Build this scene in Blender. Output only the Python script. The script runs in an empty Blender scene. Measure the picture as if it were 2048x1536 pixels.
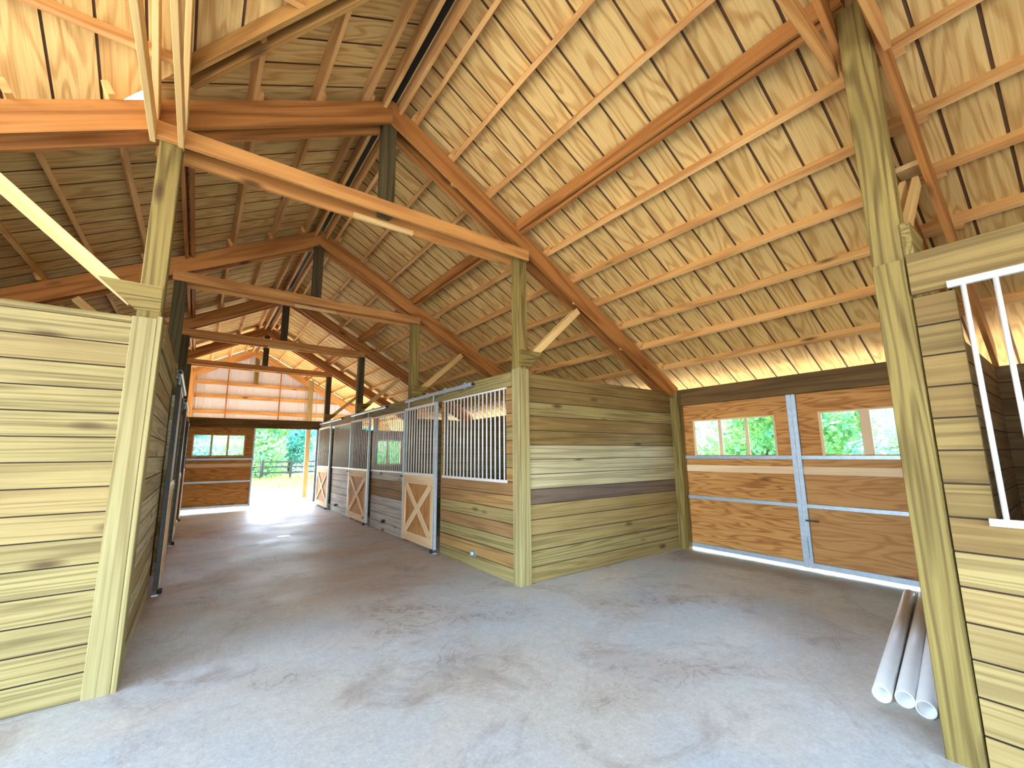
import bpy, bmesh, math, random
from mathutils import Matrix, Vector
rnd = random.Random(7)
C = bpy.context.scene.collection
S = bpy.context.scene

# ------------------------------------------------------------------ camera
CAM_F, CAM_YAW, CAM_PITCH, CAM_ROLL, CAM_CX, CAM_CY = 844.429, 0.63468, 0.15699, -0.00867, 1021.22, 773.96
cam = bpy.data.cameras.new('camera')
cam.sensor_fit = 'HORIZONTAL'; cam.sensor_width = 36.0
cam.lens = CAM_F / 2048 * 36.0
cam.shift_x = (1024 - CAM_CX) / 2048; cam.shift_y = (CAM_CY - 768) / 2048
cam.clip_start = 0.02; cam.clip_end = 500
cam_ob = bpy.data.objects.new('camera', cam); C.objects.link(cam_ob)
fw = Vector((math.sin(CAM_YAW)*math.cos(CAM_PITCH), math.cos(CAM_YAW)*math.cos(CAM_PITCH), math.sin(CAM_PITCH)))
r0 = Vector((math.cos(CAM_YAW), -math.sin(CAM_YAW), 0)); u0 = r0.cross(fw)
r1 = r0*math.cos(CAM_ROLL) + u0*math.sin(CAM_ROLL); u1 = -r0*math.sin(CAM_ROLL) + u0*math.cos(CAM_ROLL)
cm = Matrix((r1, u1, -fw)).transposed().to_4x4(); cm.translation = (0, 0, 1.5)
cam_ob.matrix_world = cm
S.camera = cam_ob

# ------------------------------------------------------------------ light, sky, exposure
S.view_settings.view_transform = 'Standard'; S.view_settings.look = 'None'
S.view_settings.gamma = 1.0; S.view_settings.use_curve_mapping = False
S.view_settings.exposure = 2.35
S.cycles.use_denoising = True
S.cycles.max_bounces = 10; S.cycles.diffuse_bounces = 7; S.cycles.glossy_bounces = 3
S.cycles.transparent_max_bounces = 12; S.cycles.transmission_bounces = 4
S.cycles.sample_clamp_indirect = 6.0
SUN_EL, SUN_AZ = math.radians(56), math.radians(28)      # azimuth from +Y towards +X
w = bpy.data.worlds.new('daylight'); S.world = w; w.use_nodes = True
nt = w.node_tree; nt.nodes.clear()
sky = nt.nodes.new('ShaderNodeTexSky'); sky.sky_type = 'NISHITA'; sky.sun_disc = False
sky.sun_elevation = SUN_EL; sky.sun_rotation = SUN_AZ; sky.dust_density = 2.5; sky.air_density = 1.0
bgn = nt.nodes.new('ShaderNodeBackground'); bgn.inputs[1].default_value = 0.85
won = nt.nodes.new('ShaderNodeOutputWorld')
nt.links.new(sky.outputs[0], bgn.inputs[0]); nt.links.new(bgn.outputs[0], won.inputs[0])
sl = bpy.data.lights.new('sun', 'SUN'); sl.energy = 3.0; sl.angle = math.radians(1.0); sl.color = (1.0, 0.95, 0.86)
so = bpy.data.objects.new('sun', sl); C.objects.link(so)
sd = Vector((math.sin(SUN_AZ)*math.cos(SUN_EL), math.cos(SUN_AZ)*math.cos(SUN_EL), math.sin(SUN_EL)))
so.rotation_euler = sd.to_track_quat('Z', 'Y').to_euler(); so.location = (4, 12, 20)

# ------------------------------------------------------------------ materials
def lin(c):
    return tuple(((v/255)/12.92 if v/255 <= .04045 else ((v/255+.055)/1.055)**2.4) for v in c) + (1.0,)
def new_mat(name):
    m = bpy.data.materials.new(name); m.use_nodes = True
    n = m.node_tree.nodes; n.clear()
    out = n.new('ShaderNodeOutputMaterial'); b = n.new('ShaderNodeBsdfPrincipled')
    m.node_tree.links.new(b.outputs[0], out.inputs[0])
    return m, n, m.node_tree.links, b
def mixc(n, l, fac, a, b, blend='MIX'):
    x = n.new('ShaderNodeMix'); x.data_type = 'RGBA'; x.blend_type = blend
    for i, v in ((0, fac), (6, a), (7, b)):
        if hasattr(v, 'is_linked') or hasattr(v, 'node'): l.new(v, x.inputs[i])
        else: x.inputs[i].default_value = v
    return x.outputs[2]
def ramp(n, l, src, a, b):
    r = n.new('ShaderNodeMapRange'); l.new(src, r.inputs[0])
    r.inputs[1].default_value = a; r.inputs[2].default_value = b; r.clamp = True
    return r.outputs[0]
def math_n(n, l, op, a, b=None):
    x = n.new('ShaderNodeMath'); x.operation = op
    for i, v in ((0, a), (1, b)):
        if v is None: continue
        if hasattr(v, 'node'): l.new(v, x.inputs[i])
        else: x.inputs[i].default_value = v
    return x.outputs[0]
def wood(name, light, dark, alt=None, ring=9.0, xs=.45, ys=4.0, contrast=.75, var=.16, knots=.5, rough=.7, knotc=(70, 45, 20), blotch=.25, altamt=.5, spec=.25):
    """grain runs along local X of every piece; each piece gets its own stretch of it"""
    m, n, l, b = new_mat(name)
    tc = n.new('ShaderNodeTexCoord'); oi = n.new('ShaderNodeObjectInfo')
    cx = n.new('ShaderNodeCombineXYZ')
    for i, k in enumerate((91.3, 37.7, 53.1)): l.new(math_n(n, l, 'MULTIPLY', oi.outputs['Random'], k), cx.inputs[i])
    ad = n.new('ShaderNodeVectorMath'); ad.operation = 'ADD'; l.new(tc.outputs['Object'], ad.inputs[0]); l.new(cx.outputs[0], ad.inputs[1])
    def noise(sc, detail, dist=0.0):
        mp = n.new('ShaderNodeMapping'); mp.inputs['Scale'].default_value = sc; l.new(ad.outputs[0], mp.inputs[0])
        t = n.new('ShaderNodeTexNoise'); t.inputs['Scale'].default_value = 1.0; t.inputs['Detail'].default_value = detail
        t.inputs['Roughness'].default_value = .5; t.inputs['Distortion'].default_value = dist; l.new(mp.outputs[0], t.inputs[0]); return t.outputs[0]
    big = noise((xs, ys, ys), 1.5)
    s = math_n(n, l, 'SINE', math_n(n, l, 'MULTIPLY', big, ring*6.283))
    g = ramp(n, l, s, -.2, 1.0)
    st = noise((1.8, 80, 80), 3.0); st2 = ramp(n, l, st, .36, .68)
    fac = math_n(n, l, 'MULTIPLY', math_n(n, l, 'ADD', math_n(n, l, 'MULTIPLY', g, .62), math_n(n, l, 'MULTIPLY', st2, .42)), contrast)
    col = mixc(n, l, fac, lin(light), lin(dark))
    bl = ramp(n, l, noise((.9, 2.4, 2.4), 3.0), .42, .72)
    if alt: col = mixc(n, l, math_n(n, l, 'MULTIPLY', ramp(n, l, oi.outputs['Random'], .35, .95), altamt), col, lin(alt))
    col = mixc(n, l, math_n(n, l, 'MULTIPLY', bl, blotch), col, lin(dark))
    if knots:
        mp = n.new('ShaderNodeMapping'); mp.inputs['Scale'].default_value = (1.5, 4.5, 4.5); l.new(ad.outputs[0], mp.inputs[0])
        v = n.new('ShaderNodeTexVoronoi'); v.inputs['Scale'].default_value = 1.0; l.new(mp.outputs[0], v.inputs[0])
        k = n.new('ShaderNodeMapRange'); l.new(v.outputs['Distance'], k.inputs[0]); k.inputs[1].default_value = .06; k.inputs[2].default_value = .19
        k.inputs[3].default_value = 1; k.inputs[4].default_value = 0
        sep = n.new('ShaderNodeSeparateColor'); l.new(v.outputs['Color'], sep.inputs[0])
        km = math_n(n, l, 'MULTIPLY', k.outputs[0], math_n(n, l, 'LESS_THAN', sep.outputs[0], knots))
        col = mixc(n, l, math_n(n, l, 'MULTIPLY', km, .85), col, lin(knotc))
    hs = n.new('ShaderNodeHueSaturation'); l.new(col, hs.inputs['Color'])
    l.new(math_n(n, l, 'ADD', math_n(n, l, 'MULTIPLY', oi.outputs['Random'], 2*var), 1-var), hs.inputs['Value'])
    l.new(hs.outputs[0], b.inputs['Base Color'])
    b.inputs['Roughness'].default_value = rough; b.inputs['Specular IOR Level'].default_value = spec
    bp = n.new('ShaderNodeBump'); bp.inputs['Strength'].default_value = .25; bp.inputs['Distance'].default_value = .004
    l.new(fac, bp.inputs['Height']); l.new(bp.outputs[0], b.inputs['Normal'])
    return m
def plain(name, c, rough=.6, metal=0.0, mottle=.12, scale=14, spec=.5):
    m, n, l, b = new_mat(name)
    tc = n.new('ShaderNodeTexCoord'); t = n.new('ShaderNodeTexNoise'); t.inputs['Scale'].default_value = scale; t.inputs['Detail'].default_value = 3
    l.new(tc.outputs['Object'], t.inputs[0])
    dk = tuple(v*(1-mottle*2) for v in lin(c)[:3]) + (1,)
    l.new(mixc(n, l, ramp(n, l, t.outputs[0], .35, .7), lin(c), dk), b.inputs['Base Color'])
    b.inputs['Roughness'].default_value = rough; b.inputs['Metallic'].default_value = metal; b.inputs['Specular IOR Level'].default_value = spec
    return m
MD = {}
MD['deck'] = wood('deck_plywood', (216, 184, 116), (164, 116, 54), ring=8, xs=.9, ys=5, contrast=.8, var=.06, knots=.0, rough=.75, blotch=.3)
MD['deckback'] = plain('deck_groove', (96, 62, 28), .8, 0, .1)
MD['seam'] = plain('board_edge', (56, 40, 20), .85, 0, .1)
MD['purlin'] = wood('purlin_pine', (218, 172, 106), (166, 106, 50), ring=5, contrast=.7, var=.1, knots=.45, blotch=.2)
MD['rafter'] = wood('rafter_pine', (188, 128, 64), (118, 66, 24), ring=6, xs=.3, contrast=.75, var=.08, knots=.5, blotch=.3)
MD['valley'] = wood('valley_board', (170, 128, 66), (112, 72, 30), ring=6, xs=.3, contrast=.75, var=.05, knots=.4, blotch=.3)
MD['ties'] = wood('tie_pine', (200, 146, 80), (140, 84, 34), ring=6, xs=.3, contrast=.7, var=.08, knots=.6, blotch=.2)
MD['brace'] = wood('brace_pine', (222, 190, 126), (180, 134, 70), ring=4, contrast=.6, var=.05, knots=.2, blotch=.15)
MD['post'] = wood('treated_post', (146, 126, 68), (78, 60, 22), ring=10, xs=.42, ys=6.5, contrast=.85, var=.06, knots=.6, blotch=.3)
MD['post_shaded'] = wood('shaded_treated_post', (84, 74, 44), (44, 36, 18), ring=7, xs=.3, ys=5, contrast=.8, var=.1, knots=.3, blotch=.3)  # same treated timber, with the shade under the roof put into its colour
MD['trim'] = wood('treated_trim', (166, 152, 102), (112, 92, 48), ring=6, xs=.2, ys=9, contrast=.7, var=.05, knots=.4, blotch=.25)
MD['board'] = wood('treated_board', (166, 148, 94), (84, 66, 30), alt=(144, 114, 68), ring=9, xs=.22, ys=9, contrast=.7, var=.09, knots=.8, blotch=.35, altamt=.5)
MD['board_olive'] = wood('olive_board', (146, 122, 70), (78, 58, 26), alt=(122, 94, 52), ring=7, xs=.22, ys=8, contrast=.7, var=.1, knots=.7, blotch=.45)
MD['board_pale'] = wood('bleached_board', (188, 176, 136), (122, 108, 70), ring=7, xs=.2, ys=8, contrast=.75, var=.05, knots=.8, blotch=.3)
MD['board_warm'] = wood('weathered_board', (178, 138, 80), (98, 66, 30), alt=(112, 82, 58), ring=7, xs=.22, ys=8, contrast=.7, var=.14, knots=.7, blotch=.45, altamt=.6)
MD['board_daylit'] = wood('daylit_board', (206, 200, 190), (122, 114, 106), alt=(160, 148, 138), ring=7, xs=.22, ys=8, contrast=.7, var=.1, knots=.7, blotch=.45)  # treated board with daylight from the far doorway put into its colour
MD['board_grey'] = wood('stained_grey_board', (122, 102, 84), (76, 60, 48), ring=7, xs=.25, ys=7, contrast=.68, var=.06, knots=.5, blotch=.5)
MD['board_dark'] = wood('stained_board', (128, 106, 72), (78, 60, 36), ring=6, xs=.35, ys=6, contrast=.68, var=.14, knots=.5, blotch=.5)
MD['ply'] = wood('door_plywood', (206, 150, 82), (138, 76, 28), ring=10, xs=.9, ys=7, contrast=.85, var=.05, knots=.2, blotch=.3)
MD['plypale'] = wood('pale_plywood', (196, 144, 86), (148, 94, 44), ring=9, xs=.9, ys=6, contrast=.7, var=.05, knots=.1, blotch=.2)
MD['pine'] = wood('pine_board', (230, 200, 158), (194, 150, 104), ring=4, xs=.3, contrast=.5, var=.04, knots=.35, blotch=.12)
MD['header'] = wood('header_beam', (120, 92, 50), (72, 50, 22), ring=6, xs=.3, contrast=.8, var=.08, knots=.4, blotch=.4)
MD['galv'] = plain('galvanised_steel', (178, 192, 202), .42, .5, .08, 22)
MD['bars'] = plain('bare_steel', (222, 220, 212), .45, .15, .03, 20)
MD['white'] = plain('white_siding', (222, 230, 240), .5, 0, .02, 3)
MD['pvc'] = plain('white_plastic', (228, 228, 224), .35, 0, .02, 6)
MD['black'] = plain('black_rubber', (18, 18, 18), .6, 0, .1)
MD['iron_and_shade'] = plain('dark_iron_and_shade', (60, 58, 54), .5, .6, .15)  # hardware iron; also carries the edge shade painted on the left stiles
MD['vent'] = plain('ridge_cap_metal', (26, 24, 24), .5, .3, .1)
MD['bark'] = plain('tree_bark', (92, 76, 58), .9, 0, .25, 20)
def leaf_mat(name, a, b_):
    m, n, l, b = new_mat(name)
    tc = n.new('ShaderNodeTexCoord'); t = n.new('ShaderNodeTexNoise'); t.inputs['Scale'].default_value = 1.6; t.inputs['Detail'].default_value = 3
    l.new(tc.outputs['Object'], t.inputs[0])
    col = mixc(n, l, ramp(n, l, t.outputs[0], .35, .65), lin(a), lin(b_))
    l.new(col, b.inputs['Base Color']); b.inputs['Roughness'].default_value = .6
    tr = n.new('ShaderNodeBsdfTranslucent'); l.new(col, tr.inputs[0])
    ms = n.new('ShaderNodeMixShader'); ms.inputs[0].default_value = .4
    l.new(b.outputs[0], ms.inputs[1]); l.new(tr.outputs[0], ms.inputs[2])
    l.new(ms.outputs[0], [x for x in n if x.type == 'OUTPUT_MATERIAL'][0].inputs[0])
    return m
MD['leaf_a'] = leaf_mat('leaf_green', (96, 164, 110), (146, 190, 104))
MD['leaf_haze'] = leaf_mat('leaf_hazy_bluegreen', (88, 160, 156), (122, 184, 156))  # blue-green holds the outdoor haze and overexposure, put into the leaf colour
MD['grassm'] = leaf_mat('grass_blade', (120, 140, 70), (150, 152, 84))
def glass_mat():
    m, n, l, b = new_mat('window_glass')
    gl = n.new('ShaderNodeBsdfGlossy'); gl.inputs['Roughness'].default_value = .03
    tr = n.new('ShaderNodeBsdfTransparent'); tr.inputs[0].default_value = (.93, .97, .96, 1)
    fr = n.new('ShaderNodeFresnel'); fr.inputs[0].default_value = 1.45
    ms = n.new('ShaderNodeMixShader'); l.new(fr.outputs[0], ms.inputs[0]); l.new(tr.outputs[0], ms.inputs[1]); l.new(gl.outputs[0], ms.inputs[2])
    l.new(ms.outputs[0], [x for x in n if x.type == 'OUTPUT_MATERIAL'][0].inputs[0])
    return m
MD['glass'] = glass_mat()
def concrete():
    m, n, l, b = new_mat('concrete_slab')
    tc = n.new('ShaderNodeTexCoord')
    def noise(scale, detail, sc=(1, 1, 1), dist=0.0, rough=.6):
        mp = n.new('ShaderNodeMapping'); mp.inputs['Scale'].default_value = sc; l.new(tc.outputs['Object'], mp.inputs[0])
        t = n.new('ShaderNodeTexNoise'); t.inputs['Scale'].default_value = scale; t.inputs['Detail'].default_value = detail
        t.inputs['Distortion'].default_value = dist; t.inputs['Roughness'].default_value = rough; l.new(mp.outputs[0], t.inputs[0]); return t.outputs[0]
    col = mixc(n, l, ramp(n, l, noise(.55, 3, (1, 1.2, 1), .4), .38, .62), lin((208, 203, 184)), lin((190, 200, 198)))
    # brown tracked-in dirt: along the aisle, heaviest in crosswise drifts
    sx = n.new('ShaderNodeSeparateXYZ'); l.new(tc.outputs['Object'], sx.inputs[0])
    aisle = ramp(n, l, math_n(n, l, 'ADD', sx.outputs[1], math_n(n, l, 'MULTIPLY', noise(1.1, 3), 1.6)), 4.5, 6.2)
    drift = ramp(n, l, noise(1.0, 4, (.35, 1.15, 1), .6), .36, .66)
    far = ramp(n, l, math_n(n, l, 'ADD', math_n(n, l, 'MULTIPLY', sx.outputs[1], 1.0), math_n(n, l, 'MULTIPLY', sx.outputs[0], .8)), 16.5, 13.0)
    dirt = math_n(n, l, 'MULTIPLY', math_n(n, l, 'MULTIPLY', aisle, far), math_n(n, l, 'ADD', math_n(n, l, 'MULTIPLY', drift, .62), .28))
    col = mixc(n, l, dirt, col, lin((186, 150, 112)))
    sill = ramp(n, l, math_n(n, l, 'ADD', sx.outputs[0], math_n(n, l, 'MULTIPLY', noise(1.6, 4), .9)), 6.05, 6.45)
    col = mixc(n, l, math_n(n, l, 'MULTIPLY', math_n(n, l, 'MULTIPLY', sill, math_n(n, l, 'LESS_THAN', sx.outputs[1], 4.0)), .7), col, lin((128, 108, 88)))
    # broken stains everywhere
    stn = ramp(n, l, noise(1.1, 8, (1, 1, 1), 1.2, .72), .53, .66)
    col = mixc(n, l, math_n(n, l, 'MULTIPLY', stn, .6), col, lin((146, 126, 106)))
    pale = ramp(n, l, noise(2.3, 6, (1, 1, 1), .5, .7), .56, .72)
    col = mixc(n, l, math_n(n, l, 'MULTIPLY', pale, .45), col, lin((222, 221, 220)))
    fine = ramp(n, l, noise(16, 8, (1, 1, 1), .4, .75), .35, .7)
    col = mixc(n, l, math_n(n, l, 'MULTIPLY', fine, .38), col, lin((140, 134, 128)))
    grit = ramp(n, l, noise(48, 6, (1, 1, 1), .2, .75), .38, .68)
    col = mixc(n, l, math_n(n, l, 'MULTIPLY', grit, .28), col, lin((118, 108, 98)))
    vein = math_n(n, l, 'ABSOLUTE', math_n(n, l, 'SUBTRACT', noise(2.6, 7, (1, 1, 1), 1.4, .62), .5))
    vn = n.new('ShaderNodeMapRange'); l.new(vein, vn.inputs[0]); vn.inputs[1].default_value = .004; vn.inputs[2].default_value = .022
    vn.inputs[3].default_value = 1; vn.inputs[4].default_value = 0
    patch = ramp(n, l, noise(.8, 3, (1, 1, 1), .5), .5, .64)
    col = mixc(n, l, math_n(n, l, 'MULTIPLY', math_n(n, l, 'MULTIPLY', vn.outputs[0], patch), .6), col, lin((116, 88, 66)))
    col = mixc(n, l, math_n(n, l, 'MULTIPLY', patch, .28), col, lin((150, 126, 104)))
    broom = ramp(n, l, noise(1, 2, (90, 3, 1)), .5, .8)
    col = mixc(n, l, math_n(n, l, 'MULTIPLY', broom, .14), col, lin((120, 120, 124)))
    spk = ramp(n, l, noise(60, 2), .66, .74)
    col = mixc(n, l, math_n(n, l, 'MULTIPLY', spk, .5), col, lin((96, 84, 72)))
    l.new(col, b.inputs['Base Color'])
    l.new(ramp(n, l, noise(1.2, 4), .2, .8), b.inputs['Roughness'])
    rr = n.new('ShaderNodeMapRange'); l.new(noise(1.2, 4), rr.inputs[0]); rr.inputs[1].default_value = .3; rr.inputs[2].default_value = .7
    rr.inputs[3].default_value = .42; rr.inputs[4].default_value = .66; l.new(rr.outputs[0], b.inputs['Roughness'])
    b.inputs['Specular IOR Level'].default_value = .4
    bp = n.new('ShaderNodeBump'); bp.inputs['Strength'].default_value = .2; bp.inputs['Distance'].default_value = .006
    l.new(fine, bp.inputs['Height']); l.new(bp.outputs[0], b.inputs['Normal'])
    return m
MD['concrete'] = concrete()
MD['sand'] = plain('sandy_ground', (176, 168, 154), .9, 0, .06, .8)
MD['turf'] = plain('rough_turf', (150, 158, 92), .9, 0, .12, 2.0)

# ------------------------------------------------------------------ building helpers
WM = {}            # world matrix of every object, so nothing waits on the depsgraph
MESH = {}
def put(name, mesh, parent=None, world=None, mat=None):
    o = bpy.data.objects.new(name, mesh); C.objects.link(o)
    world = world or Matrix.Identity(4)
    if parent is not None:
        o.parent = parent; o.matrix_basis = WM[parent.name].inverted() @ world
    else: o.matrix_basis = world
    WM[o.name] = world
    if mat is not None and mesh is not None and not mesh.materials: mesh.materials.append(MD[mat])
    return o
def empty(name, loc=(0, 0, 0), parent=None):
    return put(name, None, parent, Matrix.Translation(loc))
def thing(name, label, cat, loc=(0, 0, 0), group=None):
    o = empty(name, loc); o['label'] = label; o['category'] = cat; o['kind'] = 'thing'
    if group: o['group'] = group
    return o
def tag(o, label, cat, group=None):
    o['label'] = label; o['category'] = cat; o['kind'] = 'thing'
    if group: o['group'] = group
    return o
def struct(name, loc=(0, 0, 0)):
    o = empty(name, loc); o['kind'] = 'structure'; return o
def from_bm(name, bm, mat=None, smooth=False):
    me = bpy.data.meshes.new(name); bmesh.ops.recalc_face_normals(bm, faces=bm.faces); bm.to_mesh(me); bm.free()
    if mat: me.materials.append(MD[mat])
    if smooth:
        for p in me.polygons: p.use_smooth = True
    return me
def bar_mesh(L, W, D, c, mat):
    """rectangular stick, length on X, long edges eased by c"""
    k = ('bar', round(L, 3), round(W, 3), round(D, 3), round(c, 4), mat)
    if k in MESH: return MESH[k]
    bm = bmesh.new(); w, d = W/2, D/2
    pr = [(-w+c, -d), (w-c, -d), (w, -d+c), (w, d-c), (w-c, d), (-w+c, d), (-w, d-c), (-w, -d+c)] if c > 0 else [(-w, -d), (w, -d), (w, d), (-w, d)]
    a = [bm.verts.new((-L/2, y, z)) for y, z in pr]; b = [bm.verts.new((L/2, y, z)) for y, z in pr]
    n = len(pr)
    for i in range(n): bm.faces.new((a[i], a[(i+1) % n], b[(i+1) % n], b[i]))
    bm.faces.new(list(reversed(a))); bm.faces.new(b)
    MESH[k] = from_bm('stick', bm, mat); return MESH[k]
def frame(p0, p1, up):
    p0, p1, up = Vector(p0), Vector(p1), Vector(up)
    x = (p1-p0).normalized(); y = up.cross(x).normalized(); z = x.cross(y)
    m = Matrix((x, y, z)).transposed().to_4x4(); m.translation = (p0+p1)/2; return m
def stick(name, p0, p1, W, D, mat, parent, up=(0, 0, 1), c=.003):
    """W across (perpendicular to up), D along up"""
    L = (Vector(p1)-Vector(p0)).length
    return put(name, bar_mesh(L, W, D, c, mat), parent, frame(p0, p1, up))
def box(name, lo, hi, mat, parent=None, axis=0, c=.002):
    """axis-aligned block, grain along axis"""
    lo, hi = Vector(lo), Vector(hi); m = (lo+hi)/2; s = hi-lo
    p0, p1 = m.copy(), m.copy(); p0[axis] = lo[axis]; p1[axis] = hi[axis]
    if axis == 0: return stick(name, p0, p1, s.y, s.z, mat, parent, (0, 0, 1), c)
    if axis == 1: return stick(name, p0, p1, s.x, s.z, mat, parent, (0, 0, 1), c)
    return stick(name, p0, p1, s.x, s.y, mat, parent, (0, 1, 0), c)
def rod(name, p0, p1, r, mat, parent, n=8):
    L = (Vector(p1)-Vector(p0)).length; k = ('rod', round(L, 3), r, mat, n)
    if k not in MESH:
        bm = bmesh.new()
        a = [bm.verts.new((-L/2, r*math.cos(t*6.2832/n), r*math.sin(t*6.2832/n))) for t in range(n)]
        b = [bm.verts.new((L/2, r*math.cos(t*6.2832/n), r*math.sin(t*6.2832/n))) for t in range(n)]
        for i in range(n): bm.faces.new((a[i], a[(i+1) % n], b[(i+1) % n], b[i])).smooth = True
        bm.faces.new(a); bm.faces.new(b)
        MESH[k] = from_bm('rod', bm, mat)
    up = (0, 0, 1) if abs((Vector(p1)-Vector(p0)).normalized().z) < .9 else (0, 1, 0)
    return put(name, MESH[k], parent, frame(p0, p1, up))
def prism(name, poly, vec, mat, parent=None, axis_x=None, edge=None):
    """polygon (world points) pushed along vec; local X follows axis_x so the grain does too"""
    poly = [Vector(p) for p in poly]; vec = Vector(vec)
    org = sum(poly, Vector())/len(poly)
    x = Vector(axis_x or (1, 0, 0)).normalized(); z = vec.normalized(); y = z.cross(x).normalized(); x = y.cross(z)
    M = Matrix((x, y, z)).transposed().to_4x4(); M.translation = org; Mi = M.inverted()
    bm = bmesh.new()
    a = [bm.verts.new(Mi @ p) for p in poly]; b = [bm.verts.new(Mi @ (p+vec)) for p in poly]; n = len(a)
    for i in range(n): bm.faces.new((a[i], a[(i+1) % n], b[(i+1) % n], b[i]))
    if edge:
        for f_ in bm.faces: f_.material_index = 1
    bm.faces.new(a); bm.faces.new(b)
    me = from_bm(name, bm, mat)
    if edge: me.materials.append(MD[edge])
    return put(name, me, parent, M)
def tongue_mesh(L, W, D, mat, g=.0045):
    """tongue-and-groove board: full height in its core, faces held back at the joint"""
    k = ('tg', round(L, 3), round(W, 3), round(D, 4), mat)
    if k in MESH: return MESH[k]
    t, d = W/2, D/2; q = t*.45
    pr = [(-t, -d+g), (-q, -d+g), (-q, -d), (q, -d), (q, -d+g), (t, -d+g), (t, d-g), (q, d-g), (q, d), (-q, d), (-q, d-g), (-t, d-g)]
    bm = bmesh.new()
    a = [bm.verts.new((-L/2, y, z)) for y, z in pr]; b = [bm.verts.new((L/2, y, z)) for y, z in pr]
    for i in range(12):
        f = bm.faces.new((a[i], a[(i+1) % 12], b[(i+1) % 12], b[i])); f.material_index = 0 if i in (5, 11) else 1
    bm.faces.new(list(reversed(a))); bm.faces.new(b)
    me = from_bm('tongue_board', bm, mat); me.materials.append(MD['seam']); MESH[k] = me
    return me
def plank_rows(parent, p0, axis, length, z0, rows, h, thick, mats, holes=(), seed=0, face=1):
    """horizontal boards from p0 along axis (0=x, 1=y); holes = (a, b, row0, row1) along the axis.
    p0 gives the visible face; thickness goes away from it by face*thick"""
    rg = random.Random(seed); o = 1-axis
    for k in range(rows):
        spans = [(0, length)]
        for (a, b, r0, r1) in holes:
            if r0 <= k < r1:
                ns = []
                for s, e in spans:
                    if a > s: ns.append((s, min(e, a)))
                    if b < e: ns.append((max(s, b), e))
                spans = [q for q in ns if q[1]-q[0] > .01]
        mat = mats[0] if len(mats) == 1 else rg.choice(mats)
        j = rg.uniform(-.0015, .0015)
        for s, e in spans:
            lo = [0, 0, z0+k*h]; hi = [0, 0, z0+(k+1)*h]
            lo[axis] = p0[axis]+s; hi[axis] = p0[axis]+e
            q = sorted((p0[o]+j, p0[o]+j+face*thick)); lo[o], hi[o] = q
            lo, hi = Vector(lo), Vector(hi); m = (lo+hi)/2; p, e_ = m.copy(), m.copy(); p[axis] = lo[axis]; e_[axis] = hi[axis]
            put('plank', tongue_mesh(hi[axis]-lo[axis], hi[o]-lo[o], h, mat), parent, frame(p, e_, (0, 0, 1)))

# ------------------------------------------------------------------ dimensions (metres)
XR, XL = 3.10, -.288                    # faces of the right and left stall rows
YC, YL = 4.04, 3.934                    # faces of the cross aisle's far side
PC = 3.1725                             # right post line
PL = -.3825
XM = (PC+PL)/2                          # ridge
XE = 6.43
SL = .54; ZR = 5.30                     # rafter tops at the ridge
NRM_E = Vector((SL, 0, 1)).normalized()
ZD = ZR+.115                             # underside of roof boarding at the ridge
BAY = [-2.4, .555, 4.1125, 7.42, 10.74, 14.07]      # post lines along the aisle; unseen rear one moved in for more daylight
YG = 17.4
YN = 14.42                              # end doors
WT = 2.50
def zr(x): return ZR-SL*abs(x-XM)
def zd(x): return ZD-SL*abs(x-XM)

# ------------------------------------------------------------------ ground and floor
g = put('ground', None)
def slab(name, x0, y0, x1, y1, z0, z1, mat, parent=None, kind=None):
    bm = bmesh.new(); bmesh.ops.create_cube(bm, size=1)
    for v in bm.verts: v.co = Vector(((x0 if v.co.x < 0 else x1), (y0 if v.co.y < 0 else y1), (z0 if v.co.z < 0 else z1)))
    o = put(name, from_bm(name, bm, mat), parent)
    if kind: o['kind'] = kind
    return o
bpy.data.objects.remove(g)
slab('floor', -4.3, -3.4, XE+.12, YN+.25, -.12, 0, 'concrete', None, 'structure')
slab('ground', -60, -60, 90, 110, -.4, -.06, 'sand', None, 'structure')
slab('trim_1', 2.2, 22, 60, 80, -.2, -.045, 'turf', None, 'structure').name = 'field'
slab('field', 14, -25, 60, 21.9, -.2, -.045, 'turf', None, 'structure')
put_grass = []

# ------------------------------------------------------------------ roof
def roof_side(name, sgn):
    cl = struct(name, (XM, 6, ZR))
    n = Vector((sgn*SL, 0, 1)).normalized()
    dn = Vector((sgn, 0, -SL)).normalized()
    XO = (XE+.62) if sgn > 0 else (PL-3.35-.62)
    y0, y1, pitch = .89-.278*15, YG+.45, .278
    k = 0; y = y0
    while y < y1:
        ya, yb = y+.010, min(y+pitch-.010, y1)
        for (a, b) in [(ya, yb)]:
            xs = []
            for yy in (a, b):
                if sgn < 0 and BAY[1] < yy < BAY[2]:
                    xs.append(XM-.28-abs(yy-(BAY[1]+BAY[2])/2))
                else: xs.append(XO)
            xt = XM+sgn*.10
            if sgn < 0 and min(xs) >= xt: continue
            if sgn < 0 and abs(xs[0]-xs[1]) > 1: xs = [max(xs)]*2
            pts = [(xt, a, zd(xt)), (xt, b, zd(xt)), (xs[1], b, zd(xs[1])), (xs[0], a, zd(xs[0]))]
            prism('plank', pts, n*.010, 'deck', cl, axis_x=dn, edge='deckback')
            back = [(xt, a-.01, zd(xt)), (xt, b+.01, zd(xt)), (xs[1], b+.01, zd(xs[1])), (xs[0], a-.01, zd(xs[0]))]
            put_back.append([Vector(p)+n*.0104 for p in back])
        y += pitch; k += 1
    return cl
put_back = []
ceil_e = roof_side('ceiling', 1)
bk_e, put_back = put_back, []
ceil_w = roof_side('ceiling', -1)
bk_w, put_back = put_back, []
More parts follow.
